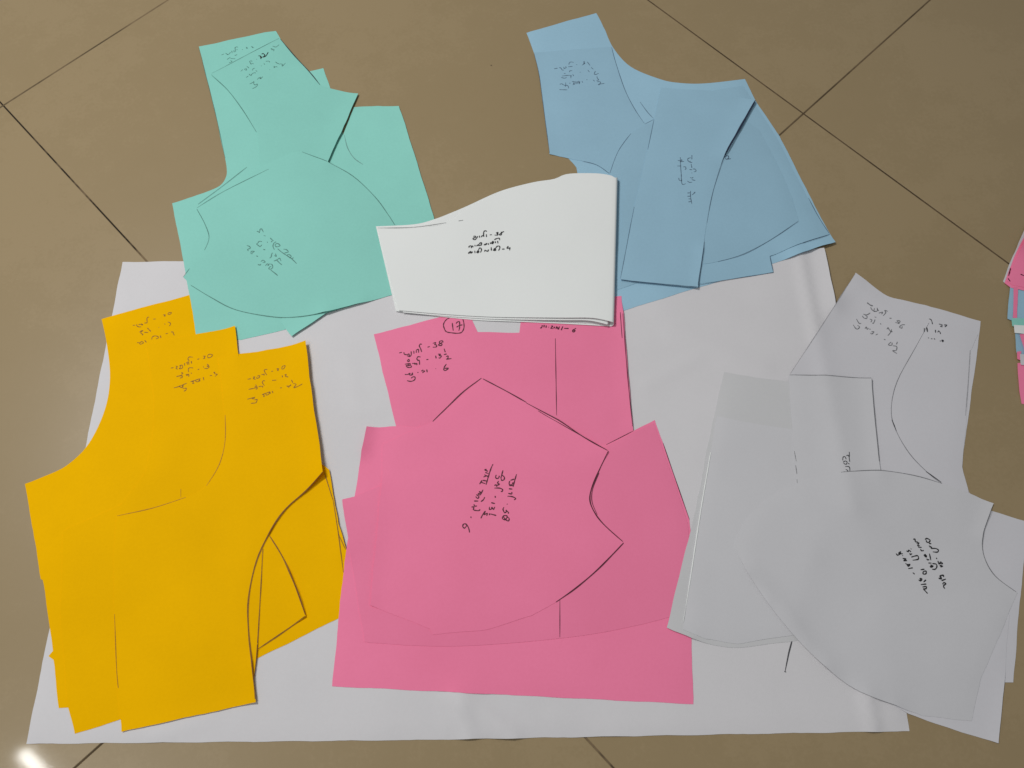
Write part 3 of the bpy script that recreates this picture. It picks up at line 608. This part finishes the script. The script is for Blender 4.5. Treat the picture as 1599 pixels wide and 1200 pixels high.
ribbons('pencil_line', 'wD', [[(1575, 930), (1588, 927)]], INK['pencil'], .0007)
sheet('wE', 'lilac_pattern', [(1300, 1020), (1400, 1105), (1418, 1115), (1490, 1140), (1558, 1161), (1563, 1110), (1568, 1060), (1575, 960), (1400, 900)], PAPER['lilac'],
      'white paper piece ending in a sharp lower right corner over the tiles', group='white bodice patterns', lifts=[((1558, 1161), (1568, 1066), .012, .001)])
sheet('wF', 'lilac_pattern', [('c', (1145, 853), (1165, 812), (1205, 775), (1255, 752), (1310, 740), (1370, 736), (1425, 743), (1470, 756)), (1505, 768), (1550, 787), ('c', (1540, 812), (1533, 838), (1536, 870), (1553, 900)), (1588, 926), (1556, 1000), (1530, 1060), (1517, 1126), (1440, 1118),
      ('c', (1395, 1101), (1340, 1080), (1290, 1045), (1235, 990), (1195, 940), (1165, 895))], PAPER['grey'],
      'large rounded white cup pattern with slanting black notes, on top of the white pile', group='white bodice patterns',
      lifts=[((1165, 895), (1290, 1045), .02, .0022), ((1533, 838), (1550, 787), .012, .0014), ((1395, 1101), (1290, 1045), .02, .0014)])
ribbons('handwriting', 'wF', crop(1385, 830, .08749, [
    [(670, 150), (700, 130), (760, 160), (740, 200), (700, 190), (690, 150)], [(740, 220), (785, 225)], [(740, 260), (790, 290), (750, 280)], [(775, 310), (860, 310), (910, 340), (890, 375), (810, 370)], [(870, 475), (885, 500)], [(900, 530), (920, 590), (950, 550), (980, 580), (940, 580)], [(930, 620), (960, 610), (950, 640), (990, 620)],
    (1.3, [(910, 840), (960, 850), (940, 800), (990, 790), (1000, 820)]), [(960, 885), (1040, 855)], [(980, 950), (1000, 920), (1040, 940), (1000, 970), (1000, 1000), (1020, 1030)],
    [(460, 150), (490, 140), (500, 190), (540, 190)], [(520, 220), (560, 210), (540, 260), (580, 260)], [(550, 290), (610, 290)], [(590, 320), (610, 350), (650, 345)], (2.0, [(650, 420), (690, 450), (665, 412)]), [(750, 400), (775, 520)], [(700, 490), (720, 515), (745, 505)], [(730, 570), (785, 570)], (1.4, [(770, 600), (800, 630), (760, 640), (820, 620)]), [(800, 580), (870, 590), (880, 640), (850, 680), (795, 680)],
    [(340, 350), (370, 370), (380, 340), (420, 370)], [(415, 310), (430, 325)], [(400, 390), (410, 420), (440, 400)], [(425, 465), (470, 450), (540, 440), (550, 500), (450, 520)], [(590, 690), (660, 680)], [(640, 715), (635, 765), (685, 760), (690, 715), (640, 720)],
    [(240, 360), (200, 400), (275, 405)], [(150, 400), (180, 430), (220, 410), (240, 380)], [(263, 440), (277, 435)], [(270, 490), (330, 495), (290, 530), (350, 525)], [(320, 575), (360, 600), (400, 590), (370, 630), (350, 600)], [(370, 670), (450, 655)], [(450, 740), (485, 770)], [(550, 870), (590, 890), (580, 850), (610, 850), (600, 890)], [(640, 910), (685, 870)], [(590, 955), (690, 945)], [(620, 1000), (690, 990), (680, 1030), (640, 1030), (670, 1070), (710, 1115)]]), INK['black'], .0011)
ribbons('pencil_line', 'wF', [[(1548, 797), (1540, 814), (1533, 838), (1536, 870), (1553, 900), (1586, 925)], [(1310, 740), (1370, 736), (1425, 743), (1470, 756)]], INK['pencil'], .0007)

# the loose pile cut by the right edge of the picture
LP = [('lilac', [(1601, 352), (1586, 388), (1566, 440), (1572, 445), (1640, 470), (1640, 352)], 'white sheet edge peeping from under the pink paper in the pile at right', .0012),
      ('pink', [(1588, 568), (1591, 612), (1595, 631), (1650, 640), (1650, 560)], 'lowest pink sheet in the loose pile at the right edge', .0004),
      ('blue', [(1584, 520), (1586, 552), (1592, 556), (1650, 560), (1650, 515)], 'narrow blue sheet low in the loose pile at the right edge', .0006),
      ('pink', [(1586, 551), (1587, 562), (1592, 564), (1593, 550)], 'tiny dark pink tab low in the pile at right', .0004),
      ('lilac', [(1590, 555), (1592, 571), (1650, 580), (1650, 555)], 'white scrap under the lower pink sheet in the pile at right', .0004),
      ('pink', [(1590, 524), (1596, 545), (1599, 568), (1650, 575), (1650, 520)], 'pink sheet between the blue and aqua ones in the pile at right', .0006),
      ('blue', [(1576, 448), (1572, 499), (1577, 501), (1650, 510), (1650, 450)], 'blue sheet below the top pink paper in the pile at right', .0006),
      ('pink', [(1581, 450), (1580, 498), (1587, 499), (1588, 450)], 'thin pink strip lying on the blue sheet in the pile at right', .0003),
      ('aqua', [(1577, 499), (1579, 511), (1650, 516), (1650, 498)], 'pale aqua sheet across the middle of the pile at right', .0006),
      ('folded', [(1580, 510), (1582, 522), (1650, 528), (1650, 509)], 'white strip below the aqua sheet in the pile at right', .0006),
      ('pink', [(1601, 362), (1590, 384), (1578, 416), (1568, 443), (1577, 451), (1602, 456), (1650, 466), (1650, 362)], 'second pink paper just below the top one in the pile at right', .0010),
      ('pink', [(1604, 362), (1592, 386), (1581, 416), (1571, 440), (1579, 447), (1602, 451), (1650, 460), (1650, 362)], 'pink paper with dark notes, top of the pile at the right edge', .0014)]
for i, (m_, poly, lab, lf) in enumerate(LP):
    sheet('L%d' % i, m_ + '_sheet', poly, PAPER[m_], lab, 'paper sheet', 'loose pile of cut papers', wave=.0006, lifts=[((poly[0]), (poly[1]), .02, lf * 2)])
ribbons('handwriting', 'L11', [[(1592, 430), (1599, 433)], [(1598, 408), (1600, 414)], [(1577, 420), (1574, 432)], [(1573, 436), (1576, 441)]], INK['maroon'], .0012)

# ------------------------------------------------------------------ the folded white paper: one sheet bent over at its right side
def folded_paper():
    under = inside([floor_point(*p) for p in ((587, 354), (781, 299), (886, 272), (960, 279), (954, 510), (618, 486))], XX, YY)
    ZB = float(np.percentile(H[under], 99.5)) + .0002                                   # rests on the piles
    R = .0032                                    # bend radius
    top_b = catmull([(587, 354), (646, 351), (678, 343), (704, 333), (730, 322), (781, 299), (833, 285), (865, 280), (886, 272), (928, 271), (952, 274), (960, 279)], 4)
    top_f = catmull([(589, 357), (646, 356), (700, 348), (730, 325), (781, 303), (833, 288), (865, 283), (886, 275), (928, 274), (952, 277), (960, 281)], 4)
    bot_b = catmull([(618, 486), (680, 494), (740, 500), (783, 502), (813, 503), (880, 506), (954, 510)], 4)
    bot_f = catmull([(622, 484), (680, 489), (740, 493), (783, 495), (813, 496), (880, 498), (925, 499), (954, 505)], 4)
    def resample(c, n, z):
        P = np.array([floor_point(x, y, z) for x, y in c])
        d = np.r_[0, np.cumsum(np.hypot(*np.diff(P, axis=0).T))]; t = np.linspace(0, d[-1], n)
        return np.c_[np.interp(t, d, P[:, 0]), np.interp(t, d, P[:, 1])]
    NU, NV = 60, 30
    root = bpy.data.objects.new('folded_paper', None); col.objects.link(root)
    x, y = floor_point(780, 420); root.location = (x, y, 0)
    tag(root, 'folded white paper with three black note lines, between the aqua and blue piles', 'folded paper')
    def zf(t, v):      # height of the upper leaf: flat on the left, rising into the bend
        s = max(0, (t - .35) / .65); s = s * s * (3 - 2 * s)
        return .0022 + (2 * R - .0022) * s + .0003 * math.sin(3 * t + 4 * v) * (1 - s)
    def leaf_pts(tc, bc, z, hz, inset=0.0):
        T = resample(tc, NU, z); B = resample(bc, NU, z); out = []
        for i in range(NU):
            t = i / (NU - 1)
            row = []
            for j in range(NV):
                v = inset + (1 - 2 * inset) * j / (NV - 1); p = T[i] * (1 - v) + B[i] * v
                row.append((p[0], p[1], hz(t, v)))
            out.append(row)
        return out
    def build(name, inset, rr, dz, shrink, tb, bb, tf, bf, inner=False):
        back = leaf_pts(tb, bb, ZB, lambda t, v: ZB + dz + .0003 * (1 - t) * math.sin(2.5 * v + 1) ** 2, inset)
        front = leaf_pts(tf, bf, ZB + R, lambda t, v: ZB + (.0011 + (zf(t, v) - .0022) * .72 if inner else zf(t, v)), inset)
        slide = lambda L: [[(p[0] + shrink * (1 - 2 * i / (NU - 1)), p[1], p[2]) for p in r] for i, r in enumerate(L)]
        rows = slide(back)
        fr = slide(front)
        bend = []
        for k in range(1, 10):
            a = -math.pi / 2 + math.pi * k / 10; row = []
            for j in range(NV):
                b, f = rows[-1][j], fr[-1][j]; t = k / 10
                zc = (b[2] + f[2]) / 2; r = (f[2] - b[2]) / 2
                row.append((b[0] * (1 - t) + f[0] * t + r * .8 * math.cos(a), b[1] * (1 - t) + f[1] * t, zc + r * math.sin(a)))
            bend.append(row)
        R_ = rows + bend + fr[::-1]
        V = [p for r in R_ for p in r]; F = []
        V = [(p[0] - x, p[1] - y, p[2]) for p in V]
        for i in range(len(R_) - 1):
            for j in range(NV - 1):
                a = i * NV + j; F.append((a, a + 1, a + NV + 1, a + NV))
        o = mesh_obj(name, V, F, PAPER['folded'], root, True)
        md = o.modifiers.new('thickness', 'SOLIDIFY'); md.thickness = .0002; md.offset = 0
        es = o.modifiers.new('crisp_edges', 'EDGE_SPLIT'); es.split_angle = math.radians(40)
        return o, fr
    outer, fr = build('outer_sheet', 0, R, 0, 0, top_b, bot_b, top_f, bot_f)
    sh = lambda c, dy: [(px_, py_ + dy) for px_, py_ in c]
    build('inner_sheet', .0, R * .6, .0005, .004, sh(top_b, 2.5), sh(bot_b, -2.5), sh(top_f, 3), sh(bot_f, 2.5), True)
    G = np.array(fr)
    def height(px_, py_):
        d = (G[:, :, 0] - px_) ** 2 + (G[:, :, 1] - py_) ** 2
        k = np.argpartition(d.ravel(), 4)[:4]; wts = 1 / (d.ravel()[k] + 1e-9)
        return float((G[:, :, 2].ravel()[k] * wts).sum() / wts.sum())
    SHEETS['fold'] = (root, height)
    st = crop(715, 350, .06254, [
        [(385, 310), (430, 300), (440, 330), (400, 345), (375, 365), (400, 390), (440, 380), (480, 330), (490, 300)], [(535, 290), (540, 340)], [(580, 330), (600, 300), (640, 290), (645, 320)], [(640, 320), (640, 240), (650, 190), (690, 170), (720, 190)], [(710, 255), (712, 325)], [(795, 275), (845, 268)], [(950, 225), (1000, 215), (970, 250), (1000, 245), (985, 280), (915, 280)], [(1080, 200), (1085, 275), (1035, 270), (1085, 230), (1130, 200), (1150, 205)],
        [(275, 590), (280, 555), (320, 545), (340, 560), (330, 600)], [(340, 560), (370, 550), (375, 580)], [(425, 520), (425, 560)], [(455, 550), (490, 530), (530, 500)], [(530, 500), (560, 470), (590, 470), (580, 540)], [(500, 520), (530, 540), (570, 520)], (1.4, [(645, 520), (690, 510), (710, 490), (715, 515)]), [(755, 480), (765, 520)], [(810, 460), (815, 500)], (1.4, [(840, 480), (870, 440), (885, 470), (850, 490), (880, 490)]), [(930, 430), (940, 480)], [(990, 425), (1000, 490)], [(905, 400), (960, 370), (1030, 360), (1040, 410)],
        (1.4, [(265, 740), (280, 710), (320, 690), (320, 720), (370, 690)]), [(420, 665), (425, 725)], (1.4, [(465, 715), (500, 670), (515, 700), (480, 710), (530, 680)]), [(510, 650), (540, 600), (580, 610), (585, 660), (560, 710)], [(660, 690), (680, 655), (710, 670), (740, 680), (765, 640), (745, 690)], [(830, 580), (835, 665)], (1.4, [(880, 665), (920, 620), (940, 650), (890, 660), (950, 630)]), [(930, 620), (980, 560), (1040, 560), (1040, 620), (1010, 665)], [(1100, 632), (1165, 630)], [(1260, 560), (1220, 610), (1290, 605)], [(1300, 590), (1290, 665)]])
    h = ribbons('handwriting', 'fold', st, INK['black'], .0011, z=.0005, zplane=ZB + .003)
    l = ribbons('pencil_line', 'fold', [[(590, 357), (646, 356), (697, 349)], [(716, 346), (723, 345)]], INK['pen'], .0008, z=.0005, zplane=ZB + .002)
    for o in [h] + l:
        for v in o.data.vertices: v.co.x -= x; v.co.y -= y
folded_paper()
